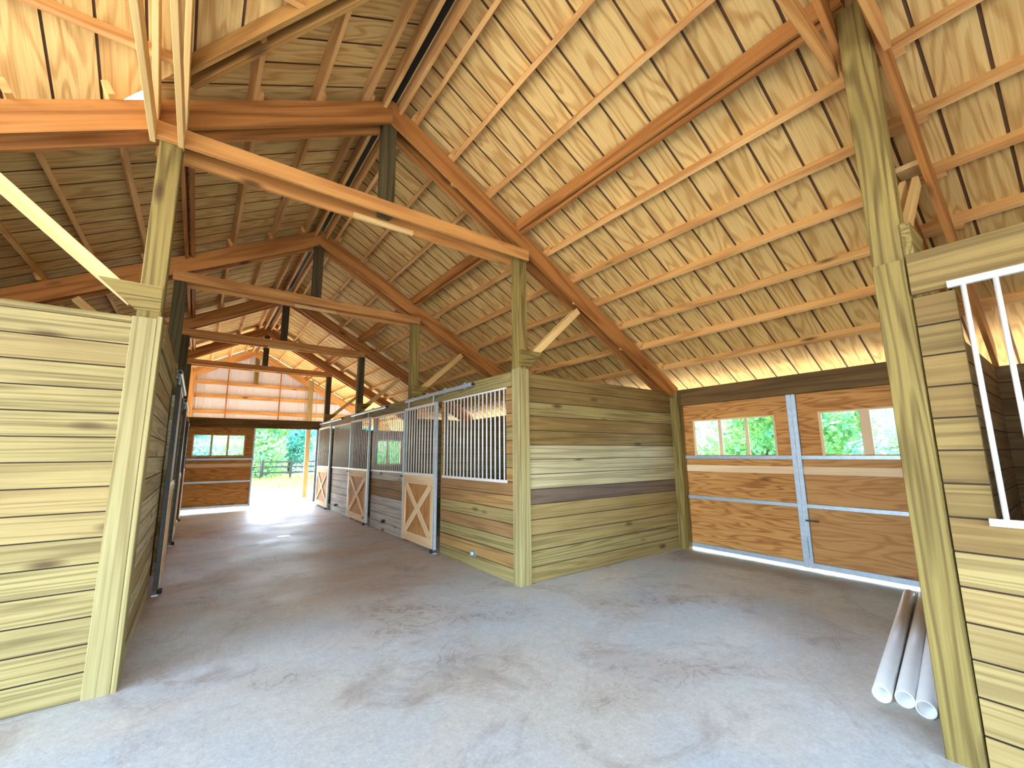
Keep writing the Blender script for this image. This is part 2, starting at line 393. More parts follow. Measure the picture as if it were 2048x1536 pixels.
def backing(parent, quads, n):
    bm = bmesh.new()
    for q in quads:
        a = [bm.verts.new(p) for p in q]; b = [bm.verts.new(p+n*.012) for p in q]
        for i in range(4): bm.faces.new((a[i], a[(i+1) % 4], b[(i+1) % 4], b[i]))
        bm.faces.new(a); bm.faces.new(b)
    return put('groove_backing', from_bm('groove_backing', bm, 'deckback'), parent)
backing(ceil_e, bk_e, Vector((SL, 0, 1)).normalized())
backing(ceil_w, bk_w, Vector((-SL, 0, 1)).normalized())
# purlins, lapped over each rafter
OFF = [.275, .735, 1.245, 2.175, 2.655, 3.115, 3.615, 4.085, 4.60]
YB = [BAY[0]-.3]+BAY[1:]+[YG]
for sgn, cl in ((1, ceil_e), (-1, ceil_w)):
    n = Vector((sgn*SL, 0, 1)).normalized()
    for oi_, of in enumerate(OFF):
        for b in range(len(YB)-1):
            ya, yb = YB[b]-(.17 if b else 0), YB[b+1]+.17
            if sgn < 0 and b == 1:                       # stopped by the valley boards
                lo_, hi_ = BAY[1], BAY[2]; d = (hi_+lo_)/2; q = of-.28      # stays on the ridge side of the valley
                segs = [(lo_-.17, min(d-q, hi_)-.03), (max(d+q, lo_)+.03, hi_+.17)] if q > 0 else [(lo_-.17, hi_+.17)]
                if q > (hi_-lo_)/2: continue
            else: segs = [(ya, yb)]
            x = XM+sgn*(of+(.02 if b % 2 else -.02))
            z = zr(x)+.0525/n.z
            for a_, b_ in segs:
                stick('purlin', (x, a_, z), (x, b_, z), .044, .104, 'purlin', cl, n, .003)
    # pair of ridge boards each side and the doubled beam over the post line
    x = XM+sgn*.085; stick('ridge_board', (x, YB[0], zr(x)+.02), (x, YG, zr(x)+.02), .038, .2, 'purlin', cl)
    pc = PC if sgn > 0 else PL
    for b in range(len(YB)-1):
        if sgn < 0 and b == 1: continue
        for dx in ((-.092, -.03) if sgn > 0 else (.03, .092)):
            x = pc+dx
            stick('post_beam', (x, YB[b]+.02, zr(x)+.01), (x, YB[b+1]-.02, zr(x)+.01), .038, .14, 'rafter', cl)
box('ridge_vent', (XM-.14, YB[0], zd(XM)-.02), (XM+.14, YG+.4, zd(XM)+.05), 'vent', ceil_e, 1)
# cross gable over the west arm of the cross aisle
YM = (BAY[1]+BAY[2])/2; HW = (BAY[2]-BAY[1])/2
VD = .28
def zc(y): return ZD-SL*(VD+abs(y-YM))
XW = PL-3.35-.5
for s in (1, -1):
    cl = struct('ceiling', (PL-1.5, YM+s, 5)); n = Vector((0, s*SL, 1)).normalized(); quads = []
    x = XM-VD; p = .278
    yo = YM+s*(HW+.62)
    while x > XW:
        xa, xb = x-.009, max(x-p+.009, XW)
        def yend(xx): return YM+s*max(.02, min(XM-VD-xx, HW+.62))
        ya, yb = yend(xa), yend(xb)
        yt = YM+s*.02
        pts = [(xa, yt, zc(yt)), (xa, ya, zc(ya)), (xb, yb, zc(yb)), (xb, yt, zc(yt))]
        if abs(ya-yt) < .03: pts = [(xa, yt, zc(yt)), (xb, yb, zc(yb)), (xb, yt, zc(yt))]
        prism('plank', pts, n*.010, 'deck', cl, axis_x=(0, s, -SL), edge='deckback')
        q = [Vector(v)+n*.0104 for v in (pts if len(pts) == 4 else pts+[pts[-1]])]
        if len(pts) == 4: quads.append([q[0]+Vector((.01, 0, 0)), q[1]+Vector((.01, 0, 0)), q[2]-Vector((.01, 0, 0)), q[3]-Vector((.01, 0, 0))])
        x -= p
    backing(cl, quads, n)
    for of in (.12, .70, 1.36, 2.1):
        y = YM+s*of
        xe_ = XM-VD-of-.05
        z = zc(y)-.07/n.z
        stick('purlin', (XW, y, z), (xe_, y, z), .04, .135, 'purlin', cl, n)
    # valley boards under the joint
    a = Vector((PL+.06, YM+s*(XM-VD-PL-.06), zd(PL+.06)-.085)); b = Vector((XM-VD-.12, YM+s*.12, zd(XM-VD-.12)-.085))
    d = Vector((b.y-a.y, a.x-b.x, 0)).normalized()
    for q in (-.05, .05):
        stick('valley_board', a+d*q, b+d*q, .04, .14, 'valley', cl)

# ------------------------------------------------------------------ posts
def post(name, label, cx, cy, top, trims=(), group=None, mat='post', tmat='trim'):
    t = thing(name, label, 'post', (cx, cy, 0), group)
    h = .0725
    box('shaft', (cx-h, cy-h, 0), (cx+h, cy+h, top), mat, t, 2, .006)
    for lo, hi in trims: box('trim_board', lo, hi, tmat, t, 2, .004)
    return t
ztop = zr(PC)-.02
# corner post in the middle of the picture, boxed in by lighter boards up to the wall's top
post('timber_post', 'treated square post at the central corner where the two aisles cross', PC+.018, 4.1305, ztop,
     [((3.10, YC, 0), (3.128, 4.185, 2.545)), ((3.129, YC, 0), (3.262, YC+.017, 2.545))])
post('timber_post', 'treated post standing at the corner of the left plank wall, carrying the upright and braces', PL+.01, 4.0775, zr(PL)-.02,
     [((-.455, YL, 0), (-.318, 3.957, 2.50)), ((-.317, YL, 0), (XL, 3.99, 2.52)), ((-.308, 3.992, 0), (XL, 4.15, 2.50))])
post('timber_post', 'thick knotty treated post nearest the camera at the right, beside the white pipes', PC+.02, .555, zr(PC)-.02,
     [((3.098, .485, 0), (3.118, .625, 2.56))], tmat='post')
post('timber_post', 'treated post beside the camera at the left near corner of the crossing', PL, .555, zr(PL)-.02)
for k, nm in ((3, 'first'), (4, 'second'), (5, 'third')):
    y = BAY[k]
    post('timber_post', {3: 'treated post rising from the right stall front beside the nearest X door', 4: 'shaded post rising from the right stall front beside the middle X door',
         5: 'shaded post rising from the right stall front at its far end by the big doors'}[k], PC+.01, y, zr(PC)-.02, mat='post' if k == 3 else 'post_shaded')
    post('timber_post', {3: 'shaded post just past the left corner post, rising above the left stall front', 4: 'shaded post rising above the left stall front, second beyond the corner post',
         5: 'shaded post at the far end of the left stall front by the big doors'}[k], PL-.01, y, zr(PL)-.02, mat='post_shaded')
post('timber_post', 'pale porch post seen standing outside through the open end doorway', PC+.13, YG-.09, zr(PC)-.02, mat='trim')
post('timber_post', 'pale orange porch post at the left of the white gable', PL+.06, YG-.09, zr(PL)-.02, mat='purlin')
post('timber_post', 'slim treated post in the corner between dark-banded plank wall and the windowed double doors', XE-.06, 4.0, 2.5)

# ------------------------------------------------------------------ trusses
def truss(label, y, xtra=True, king=True, braces=True, mat='rafter', south_only_left=False):
    t = thing('roof_truss', label, 'truss', (XM, y, 4.0))
    n = .26*.87
    for s in (1, -1):
        xe = XE+.02 if s > 0 else PL-3.35
        nn = Vector((s*SL, 0, 1)).normalized()
        for dy in (-.0935, .0935):
            a = Vector((XM, y+dy, ZR)) - nn*(n/2); b = Vector((xe, y+dy, zr(xe))) - nn*(n/2)
            a.x = XM; a.z = ZR-.13
            b.z = zr(xe)-.13
            yy = y+dy
            poly = [(XM, yy-.019, ZR), (xe, yy-.019, zr(xe)), (xe, yy-.019, zr(xe)-.26), (XM, yy-.019, ZR-.26)]
            prism('rafter', poly, (0, .038, 0), mat, t, axis_x=(s, 0, -SL))
        for f in (.9, 1.9, 2.9, 3.9):     # little spacer blocks seen between the doubled rafters
            x = XM+s*f
            box('spacer_block', (x-.09, y-.07, zr(x)-.10), (x+.09, y+.07, zr(x)-.06), 'brace', t, 0)
    for dy in (-.132, .132):
        stick('tie_beam', (PL-.10, y+dy, 4.02), (PC+.055, y+dy, 4.02), .038, .14, 'ties', t)
    stick('splice_board', (1.1, y+.105, 3.965), (1.75, y+.105, 3.965), .04, .05, 'brace', t)
    if king: box('king_post', (XM-.07, y-.07, 4.0), (XM+.07, y+.07, ZR-.08), 'post_shaded', t, 2, .005)
    if braces:
        for s in (1, -1):
            px = (PC if s > 0 else PL)+s*.10
            for dy in (-.036, .036):
                stick('knee_brace', (px, y+dy, 2.66), (px+s*.93, y+dy, 3.50), .038, .088, 'brace', t, (0, 0, 1))
            x0 = (PC if s > 0 else PL)
            poly = [(x0-s*.07, y-.115, 2.57), (x0+s*.07, y-.115, 2.57), (x0+s*.285, y-.115, 2.77), (x0-s*.07, y-.115, 2.77)]
            prism('brace_block', poly, (0, .04, 0), 'post', t, axis_x=(1, 0, 0))
    return t
truss('open rear truss over the aisle behind the camera', BAY[0], braces=False)
truss('doubled rafter truss crossing above the near right post, nearest the camera', BAY[1], king=False)
truss('nearest whole pitched truss, bright orange, over the far side of the crossing', BAY[2])
truss('second pitched truss along the aisle, beside the nearest X door', BAY[3])
truss('third pitched truss along the aisle, dark brown, beside the middle X door', BAY[4])
truss('fourth pitched truss along the aisle, over the big end doors', BAY[5])
# gable truss: single light timbers against the white siding
gt = thing('roof_truss', 'pale orange end truss standing against the white ribbed gable', 'truss', (XM, YG, 4))
for s in (1, -1):
    xe = XE if s > 0 else PL-3.3
    poly = [(XM, YG-.14, ZR), (xe, YG-.14, zr(xe)), (xe, YG-.14, zr(xe)-.28), (XM, YG-.14, ZR-.28)]
    prism('rafter', poly, (0, .04, 0), 'purlin', gt, axis_x=(s, 0, -SL))
box('king_post', (XM+.02, YG-.10, 4.02), (XM+.16, YG-.03, ZR-.1), 'post', gt, 2)
# cross truss between the left posts, over the west arm
ct = thing('roof_truss', 'doubled boards slanting up from the left corner post towards the crossing roof', 'truss', (PL, YM, 4))
for dx in (-.105, .072):
    x = PL+dx
    stick('tie_beam', (x, BAY[1]-.1, 4.01), (x, BAY[2]-.065, 4.01), .038, .13, 'brace', ct)
    for s in (1, -1):
        stick('rafter', (x+.006, YM+s*(HW-.02), zc(BAY[2])-.20), (x+.006, YM, ZD-.22), .038, .15, 'brace', ct, Vector((0, s*SL, 1)))

# ------------------------------------------------------------------ walls
wl = struct('wall_left', (-2, YL, 0))
plank_rows(wl, (PL-3.35, 3.952), 0, 3.2775, 0, 15, .1635, .03, ['board'], seed=3)
box('cap_board', (PL-3.35, 3.945, 2.4545), (-.457, 3.99, 2.50), 'board', wl, 0, .012)
wc = struct('wall_center', (4.8, 4.08, 0))
for k in range(14):
    mt = {5: 'board_grey', 6: 'board_pale', 7: 'board_pale', 8: 'board_pale', 9: 'board_olive', 10: 'board_olive', 11: 'board', 12: 'board_olive', 13: 'board_olive'}.get(k, 'board')
    plank_rows(wc, (3.264, 4.072), 0, XE-3.264-.1, k*.1785, 1, .1785, .032, [mt], seed=k)
# right stall front
wr = struct('wall_aisle_right', (XR, 9, 0)); H = .1665
dw = [(6.08, 7.34), (9.36, 10.66), (12.72, 14.0)]       # doorways
wn = [(4.33, 6.0), (7.60, 9.30), (10.92, 12.62)]        # barred windows
y0 = 4.19
for i in range(3):
    a = y0 if i == 0 else BAY[i+2]+.075
    holes = [(wn[i][0]-a, wn[i][1]-a, 7, 14), (dw[i][0]-a, dw[i][1]-a, 0, 14)]
    plank_rows(wr, (XR+.012, a), 1, (BAY[i+3]-.065)-a, 0, 14, H, .035, [['board_warm', 'board_warm', 'board'], ['board_daylit', 'board_daylit', 'board_warm'], ['board_daylit']][i], holes, seed=20+i)
    for yy in dw[i]: box('door_jamb', (XR+.014, yy-.02, 0), (XR+.12, yy+.02, 2.33), 'board_dark', wr, 2)
box('header_board', (XR-.012, 4.19, 2.335), (XR+.03, YN, 2.52), 'board', wr, 1, .004)
box('top_plate', (XR+.032, 4.21, 2.50), (XR+.16, YN, 2.535), 'board', wr, 1, .004)
# left stall front
wa = struct('wall_aisle_left', (XL, 9, 0))
dl = [(6.28, 7.30), (9.5, 10.64), (12.8, 14.0)]
wnl = [None, (7.62, 9.35), (10.95, 12.65)]
for i in range(3):
    a = 4.155 if i == 0 else BAY[i+2]+.075
    holes = [(dl[i][0]-a, dl[i][1]-a, 0, 14)]
    if wnl[i]: holes.append((wnl[i][0]-a, wnl[i][1]-a, 7, 14))
    plank_rows(wa, (XL-.014, a), 1, (BAY[i+3]-.065)-a, 0, 14, H, .035, ['board_pale', 'board_pale', 'board'], holes, seed=40+i, face=-1)
box('header_board', (XL-.02, 4.155, 2.335), (XL+.012, YN, 2.52), 'board', wa, 1, .004)
# near right stall front
wq = struct('wall_right', (XR, -1, 0))
for k in range(14):
    plank_rows(wq, (XR+.012, -2.35), 1, 2.35+.475, k*H, 1, H, .035, ['board_olive' if k > 5 else 'board'], holes=[(2.35-1.1, 2.35+.315, 0, 1)] if 7 <= k < 14 else (), seed=61+k)
box('header_board', (XR-.008, -2.35, 2.345), (XR+.03, .475, 2.575), 'board_olive', wq, 1, .004)
# partitions and outer walls of the stalls
wp = struct('wall_partition', (4.8, 7.4, 0))
for y, rows in ((BAY[3], 13), (BAY[4], 7)):
    plank_rows(wp, (XR+.15, y-.02), 0, XE-XR-.16, 0, rows, H, .04, ['board_dark'], seed=70)
plank_rows(wp, (XR+.15, .47), 0, XE-XR-.16, 0, 14, H, .03, ['board_dark'], seed=75, face=1)
plank_rows(wp, (XR+.15, -2.35), 0, XE-XR-.16, 0, 14, H, .03, ['board_dark'], seed=76, face=-1)
plank_rows(wp, (XR+.03, YN+.0), 0, XE-XR, 0, 14, H, .04, ['board_dark'], holes=[(4.85-XR, 5.8-XR, 7, 12)], seed=77)
plank_rows(wp, (PL-3.3, YN+.0), 0, 3.2, 0, 14, H, .04, ['board_dark'], seed=78)
for y in (BAY[3], BAY[4]):
    plank_rows(wp, (PL-3.3, y-.02), 0, 3.2, 0, 13, H, .04, ['board_dark'], seed=79)
we = struct('wall_east', (XE, 5, 0))
plank_rows(we, (XE, 4.1), 1, YN-4.1, 0, 15, H, .05, ['board_dark'], holes=[(1.6, 2.6, 8, 12), (5.0, 6.0, 8, 12), (8.4, 9.4, 8, 12)], seed=80)
plank_rows(we, (XE, -2.35), 1, 3.35, 0, 14, H, .05, ['board_dark'], seed=81)
ww = struct('wall_west', (PL-3.35, 9, 0))
plank_rows(ww, (PL-3.35, 4.0), 1, YN-4.0, 0, 13, H, .05, ['board_dark'], seed=82, face=-1)
# window glass in the stall walls
for i, (a, b, z0, z1) in enumerate(((5.7, 6.7, 8, 12), (9.1, 10.1, 8, 12), (12.5, 13.5, 8, 12))):
    o = struct('window_%d' % (i+1), (XE+.02, (a+b)/2, z0*H))
    box('pane', (XE+.02, a, z0*H), (XE+.026, b, z1*H), 'glass', o, 1, 0)
    for yy in (a, b): box('sash', (XE-.012, yy-.03, z0*H), (XE+.04, yy+.03, z1*H), 'pine', o, 2)
    for zz in (z0*H, z1*H): box('sash', (XE-.012, a, zz-.03), (XE+.04, b, zz+.03), 'pine', o, 1)
# unseen gable end behind the camera, added to block daylight over the stalls
ws = struct('wall_south_blocker', (5, -2.5, 2))
for k in range(8):
    xa = XL-.1+k*.86; xb = xa+.84
    zb_ = 2.56 if xa < XR else 0
    pts = [(xa, -2.52, zb_), (xb, -2.52, zb_), (xb, -2.52, zd(xb)-.03), (xa, -2.52, zd(xa)-.03)]
    if xa < XM < xb: pts.insert(3, (XM, -2.52, zd(XM)-.03))
    prism('siding_panel', pts, (0, .02, 0), 'white', ws, axis_x=(0, 0, 1))
o = struct('window_4', (5.3, YN+.02, 7*H))
box('pane', (4.85, YN+.02, 7*H), (5.8, YN+.026, 12*H), 'glass', o, 0, 0)
for xx in (4.85, 5.325, 5.8): box('sash', (xx-.03, YN-.012, 7*H), (xx+.03, YN+.05, 12*H), 'pine', o, 2)
for zz in (7*H, 12*H): box('sash', (4.85, YN-.012, zz-.03), (5.8, YN+.05, zz+.03), 'pine', o, 0)

# ------------------------------------------------------------------ headers over the big doors
hb = box('header_beam', (XE-.04, .63, 2.262), (XE+.04, 4.07, 2.525), 'header', None, 1, .004)
tag(hb, 'dark heavy beam over the windowed double doors on the right', 'beam')
hb = box('header_beam', (XL-.05, YN-.10, 2.30), (XR+.05, YN-.02, 2.56), 'header', None, 0, .004)
tag(hb, 'dark heavy beam over the far end doors, below the white gable', 'beam')

# ------------------------------------------------------------------ bar grilles and stall doors
def bars(parent, y0, y1, x, z0, z1, n, r=.0108, off=0):
    for i in range(n):
        y = y0+(y1-y0)*(i+.5)/n
        rod('bar', (x, y, z0), (x, y, z1), r, 'bars', parent)
def grille(label, x, y0, y1, z0, z1, n):
    t = thing('bar_grille', label, 'grille', (x, (y0+y1)/2, z0), None)
    box('rail', (x-.014, y0, z0-.035), (x+.014, y1, z0), 'bars', t, 1)
    box('rail', (x-.014, y0, z1), (x+.014, y1, z1+.035), 'bars', t, 1)
    bars(t, y0, y1, x, z0, z1, n)
    return t
grille('wide white bar grille between the central corner post and the nearest X door', XR+.004, 4.31, 6.02, 1.18, 2.315, 17)
grille('bar grille between the nearest and middle X doors, a bright window behind it', XR+.004, 7.60, 9.38, 1.19, 2.29, 19)
grille('bar grille between the middle and farthest X doors', XR+.004, 10.90, 12.72, 1.19, 2.29, 19)
t = grille('bar grille at the right edge, in front of a black stall interior', XR-.012, -1.1, .335, 1.175, 2.335, 13)
for i, (a, b) in enumerate(((7.62, 9.35), (10.95, 12.65))):
    grille('bar grille on the left stall front, %s the left posts' % ('nearer of two beyond' if i == 0 else 'farther of two beyond'), XL+.0, a, b, 1.19, 2.29, 19)
def stall_door(label, x, s, y0, y1, n, edge='galv'):
    """s = -1: face looks towards -X (right row); +1: left row"""
    t = thing('stall_door', label, 'door', (x, (y0+y1)/2, 0))
    zb, zm, zt = .06, 1.17, 2.335
    th = .022
    for y in (y0+.022, y1-.022): box('stile', (x-th, y-.022, zb), (x+th, y+.022, zt), edge, t, 2, .003)
    gr_ = box('grille', (x-th, y0+.045, zt-.045), (x+th, y1-.045, zt), 'bars', t, 1, .003)
    box('rail', (x-th, y0+.045, zm-.02), (x+th, y1-.045, zm+.025), 'bars', gr_, 1, .003)
    bars(gr_, y0+.05, y1-.05, x, zm+.025, zt-.045, n, .010)
    box('panel', (x-.006, y0+.045, zb), (x+.008, y1-.045, zm-.02), 'plypale', t, 2, 0)
    f = x+s*.015; hh = .009
    box('door_board', (f-hh, y0+.045, zb), (f+hh, y1-.045, zb+.14), 'pine', t, 1, .003)
    box('door_board', (f-hh, y0+.045, zm-.16), (f+hh, y1-.045, zm-.02), 'pine', t, 1, .003)
    for y in (y0+.10, y1-.10): box('door_board', (f-hh, y-.05, zb+.142), (f+hh, y+.05, zm-.162), 'pine', t, 2, .003)
    a, b = y0+.17, y1-.17
    c0, c1 = zb+.16, zm-.18
    stick('cross_board', (f+s*.003, a, c0), (f+s*.003, b, c1), .018, .10, 'pine', t, Vector((0, -(c1-c0), b-a)), .003)
    stick('cross_board', (f+s*.006, a, c1), (f+s*.006, b, c0), .018, .10, 'pine', t, Vector((0, (c1-c0), b-a)), .003)
    # latch and floor guide
    ly = y1-.02
    lp = box('latch', (x+s*.022-.008, ly-.04, zm-.09), (x+s*.022+.008, ly+.02, zm-.01), 'galv', t, 2)
    rod('latch_rod', (x+s*.04, ly-.02, zm-.05), (x+s*.04, ly+.09, zm-.05), .012, 'iron_and_shade', lp)
    gy = y0+.06
    fg = box('floor_guide', (x-.03, gy-.06, 0), (x+.03, gy+.06, .015), 'galv', t, 1)
    rod('guide_roller', (x+s*.035, gy, .012), (x+s*.035, gy, .062), .024, 'black', fg, 10)
    for y in (y0+.15, y1-.15):
        box('hanger_strap', (x-.006, y-.02, zt), (x+.006, y+.02, zt+.12), 'galv', t, 2)
    return t
XD = XR-.05
stall_door('sliding X-braced door with barred top, nearest on the right stall row', XD, -1, 6.13, 7.43, 11)
stall_door('sliding X-braced door with barred top, middle one on the right stall row', XD, -1, 9.40, 10.84, 11)
stall_door('sliding X-braced door with barred top, farthest on the right stall row', XD, -1, 12.80, 14.26, 11)
stall_door('left stall door seen nearly edge-on, nearest to the left corner post', XL+.05, 1, 6.24, 7.36, 9, 'iron_and_shade')  # galvanised stiles given the dark metal, putting edge shade into their colour
stall_door('left stall door seen nearly edge-on, second beyond the corner post', XL+.05, 1, 9.45, 10.70, 9, 'iron_and_shade')
stall_door('left stall door seen nearly edge-on, at the far end by the big doors', XL+.05, 1, 12.75, 14.05, 9, 'iron_and_shade')
def track(label, x, s, y0, y1):
    t = thing('door_track', label, 'track', (x, (y0+y1)/2, 2.47))
    stick('rail_tube', (x, y0, 2.475), (x, y1, 2.475), .05, .055, 'galv', t, (0, 0, 1), .012)
    rod('end_bolt', (x, y0-.02, 2.475), (x, y0+.01, 2.475), .024, 'iron_and_shade', t)
    k = int((y1-y0)/.55)
    for i in range(k):
        y = y0+.25+i*(y1-y0-.5)/max(k-1, 1)
        sx = sorted((x-s*.005, x-s*.042))
        box('track_bracket', (sx[0], y-.025, 2.44), (sx[1], y+.025, 2.53), 'galv', t, 2)
track('galvanised sliding track above the nearest barred window and X door', XD, -1, 5.05, 7.42)
track('galvanised sliding track above the middle X door', XD, -1, 8.44, 10.86)
track('galvanised sliding track above the farthest X door', XD, -1, 11.75, 14.25)
track('galvanised track above the nearest left stall door', XL+.05, 1, 6.2, 8.4)
track('galvanised track above the second left stall door', XL+.05, 1, 9.4, 11.6)

# ------------------------------------------------------------------ big doors
def barn_door(name, label, org, ux, width, wins, z_lo=.07, z_hi=2.30, back=None, meet=None, mats=('ply', 'ply'), stile=0, pale=False):
    """org: lower corner (x, y), ux: unit direction along the door, faces the inside (normal nx)"""
    t = thing(name, label, 'door', (org[0]+ux[0]*width/2, org[1]+ux[1]*width/2, 0))
    ax = 0 if abs(ux[0]) > .5 else 1
    nx = back                                     # pointing outwards
    def blk(nm, s0, s1, z0, z1, d0, d1, mat, axis, c=.002, par=None):
        p = [org[0]+ux[0]*s0+nx[0]*d0, org[1]+ux[1]*s0+nx[1]*d0]; q = [org[0]+ux[0]*s1+nx[0]*d1, org[1]+ux[1]*s1+nx[1]*d1]
        lo = (min(p[0], q[0]), min(p[1], q[1]), z0); hi = (max(p[0], q[0]), max(p[1], q[1]), z1)
        return box(nm, lo, hi, mat, par or t, axis, c)
    wz0, wz1 = wins[0][2], wins[0][3]
    a0, a1 = wins[0][0], wins[-1][1]
    # plywood sheets, cut round the window band
    blk('panel', 0, width, z_lo, .80, .02, .034, mats[0], ax, 0)
    blk('panel', 0, width, .802, wz0-.03, .02, .034, mats[1], ax, 0)
    blk('panel', 0, width, wz1, z_hi, .02, .034, 'ply', ax, 0)
    blk('panel', 0, a0, wz0-.028, wz1, .02, .034, 'ply', ax, 0)
    blk('panel', a1, width, wz0-.028, wz1, .02, .034, 'ply', ax, 0)
    blk('panel', a0, a1, wz0-.028, wz0, .02, .034, 'ply', ax, 0)
    wf = blk('window_frame', a0, a1, wz1, wz1+.02, .008, .02, 'pine', ax)
    for s0, s1 in ((a0-.03, a0), (a1, a1+.03)): blk('jamb', s0, s1, wz0-.02, wz1+.02, .008, .02, 'pine', 2, .002, wf)
    for i, (s0, s1, z0, z1) in enumerate(wins):
        blk('window_pane', s0, s1, z0, z1, .024, .030, 'glass', ax, 0, wf)
        if i: blk('mullion', wins[i-1][1], s0, wz0, wz1, .008, .034, 'pine', 2, .002, wf)
    for z in (.80, 1.42): blk('rail', .0, width, z-.025, z+.025, -.012, .019, 'galv', ax, .003)
    blk('rail', 0, width, z_lo-.035, z_lo+.03, -.012, .019, 'galv', ax, .003)
    blk('inner_board', .01, width-.01, 1.20, 1.30, .004, .0195, 'pine', ax)
    return t, blk
BZ = (1.455, 1.985)
T1, blk = barn_door('barn_door', 'plywood double-door leaf with three window panes, left of the steel centre post', (XE, 3.985), (0, -1), 1.625,
          [(.24, .62, *BZ), (.67, 1.015, *BZ), (1.06, 1.40, *BZ)], back=(1, 0), mats=('ply', 'ply'))
blk('stile', 1.60, 1.66, .03, 2.262, -.016, .019, 'galv', 2, .003)
T2, blk = barn_door('barn_door', 'paler plywood double-door leaf with big panes, right of the steel centre post', (XE, 2.318), (0, -1), 1.69,
          [(.305, .70, *BZ), (.80, 1.20, *BZ), (1.26, 1.60, *BZ)], back=(1, 0), mats=('plypale', 'plypale'))
blk('stile', .0, .045, .03, 2.262, -.014, .019, 'galv', 2, .003)
for z in (.42, .62): blk('latch_rod', -.035, .03, z-.012, z+.012, -.035, -.017, 'galv', 1)
blk('latch_handle', .02, .16, .612, .63, -.05, -.037, 'iron_and_shade', 1)
blk('bolt', -.01, .012, .15, .42, -.035, -.018, 'galv', 2)
EZ = (1.53, 2.08)
def end_door(label, x0, wdt, wins, stile_r):
    t, blk = barn_door('barn_door', label, (x0, YN+.02), (1, 0), wdt, wins, back=(0, 1), z_lo=.13, z_hi=2.36)
    blk('stile', wdt-.04, wdt, .1, 2.36, -.012, .019, 'galv', 2, .003) if stile_r else blk('stile', 0, .04, .1, 2.36, -.012, .019, 'galv', 2, .003)
    return t
end_door('plywood sliding door with three panes at the far end, left of the bright opening', -.29, 1.63, [(.20, .57, *EZ), (.62, .95, *EZ), (1.0, 1.36, *EZ)], True)
end_door('far end sliding door pushed open, only its edge showing right of the bright opening', 3.0, 1.6, [(.20, .56, *EZ), (.62, .96, *EZ), (1.02, 1.36, *EZ)], False)

# ------------------------------------------------------------------ white gable beyond the end doors
wb = struct('wall_back', (XM, YG, 3))
def gable_panel(x0, x1):
    bm = bmesh.new(); prof = []
    x = x0
    while x < x1-.01:
        for dx, d in ((0, 0), (.19, 0), (.2, -.018), (.225, -.018), (.235, 0)):
            if x+dx <= x1: prof.append((x+dx, d))
        x += .235
    prof.append((x1, 0))
    a = [bm.verts.new((x_-x0, d, 2.66)) for x_, d in prof]; b = [bm.verts.new((x_-x0, d, zd(x_)-.03)) for x_, d in prof]
    c = [bm.verts.new((x_-x0, d+.006, 2.66)) for x_, d in prof]; e = [bm.verts.new((x_-x0, d+.006, zd(x_)-.03)) for x_, d in prof]
    for i in range(len(prof)-1):
        bm.faces.new((a[i], a[i+1], b[i+1], b[i])); bm.faces.new((c[i], e[i], e[i+1], c[i+1]))
    put('siding_panel', from_bm('siding_panel', bm, 'white'), wb, Matrix.Translation((x0, YG+.02, 0)))
x = PL-3.3
while x < XE:
    gable_panel(x, min(x+.94, XE)); x += .94
for z in (3.98, 3.52, 2.99, 2.70): box('girt', (PL-1.9 if z > 3.6 else PL-3.2, YG-.045, z-.06), (PC+1.9 if z > 3.6 else XE, YG-.005, z+.06), 'purlin', wb, 0)
for x in (.66, 2.27): box('batten', (x-.02, YG-.075, 2.68), (x+.02, YG-.047, 4.5), 'rafter', wb, 2)

# ------------------------------------------------------------------ small things on floor and walls
dr = thing('floor_drain', 'round white drain cover in the aisle floor', 'drain', (1.45, 9.2, 0))
def disc(name, c, r, h, mat, parent, n=24):
    rod(name, (c[0], c[1], c[2]), (c[0], c[1], c[2]+h), r, mat, parent, n)
disc('rim', (1.45, 9.2, .0), .115, .004, 'galv', dr); disc('lid', (1.45, 9.2, .004), .095, .004, 'pvc', dr)
def pipe(label, p0, p1, ro, ri):
    L = (Vector(p1)-Vector(p0)).length; bm = bmesh.new(); n = 20
    ring = []
    for x, r in ((-L/2, ri), (-L/2, ro), (L/2, ro), (L/2, ri)):
        ring.append([bm.verts.new((x, r*math.cos(i*6.2832/n), r*math.sin(i*6.2832/n))) for i in range(n)])
    for k in range(4):
        a, b = ring[k], ring[(k+1) % 4]
        for i in range(n):
            f = bm.faces.new((a[i], a[(i+1) % n], b[(i+1) % n], b[i])); f.smooth = k in (1, 3)
    tag(put('white_pipe', from_bm('pipe', bm, 'pvc'), None, frame(p0, p1, (0, 0, 1))), label, 'pipe', 'white pipes on the floor by the right post')
R = .046
pipe('white plastic pipe on the floor, farthest from the right post of the four', (3.46, .945, R), (6.0, 1.30, R), R, .040)
pipe('white plastic pipe on the floor, second farthest from the right post', (3.50, .848, R), (6.05, 1.19, R), R, .040)
pipe('white plastic pipe on the floor, second nearest to the right post', (3.46, .750, R), (5.9, 1.075, R), R, .040)
pipe('white plastic pipe on the floor, nearest to the foot of the right post', (3.55, .665, R), (6.0, .97, R), R, .040)
def bracket(label, y, mat, z=.2):
    t = thing('wall_bracket', label, 'bracket', (XR, y, z))
    box('plate', (XR+.002, y-.06, z-.035), (XR+.010, y+.06, z+.035), mat, t, 1)
    rod('cup', (XR-.04, y-.05, z-.02), (XR-.04, y-.05, z+.035), .028, mat, t, 12)
    box('arm', (XR-.04, y-.008, z-.012), (XR+.004, y+.008, z+.012), mat, t, 0)
bracket('small galvanised bracket low on the nearest right stall wall', 5.10, 'galv', .19)
bracket('small dark bracket low on the wall between the nearest and middle X doors', 8.5, 'iron_and_shade', .2)
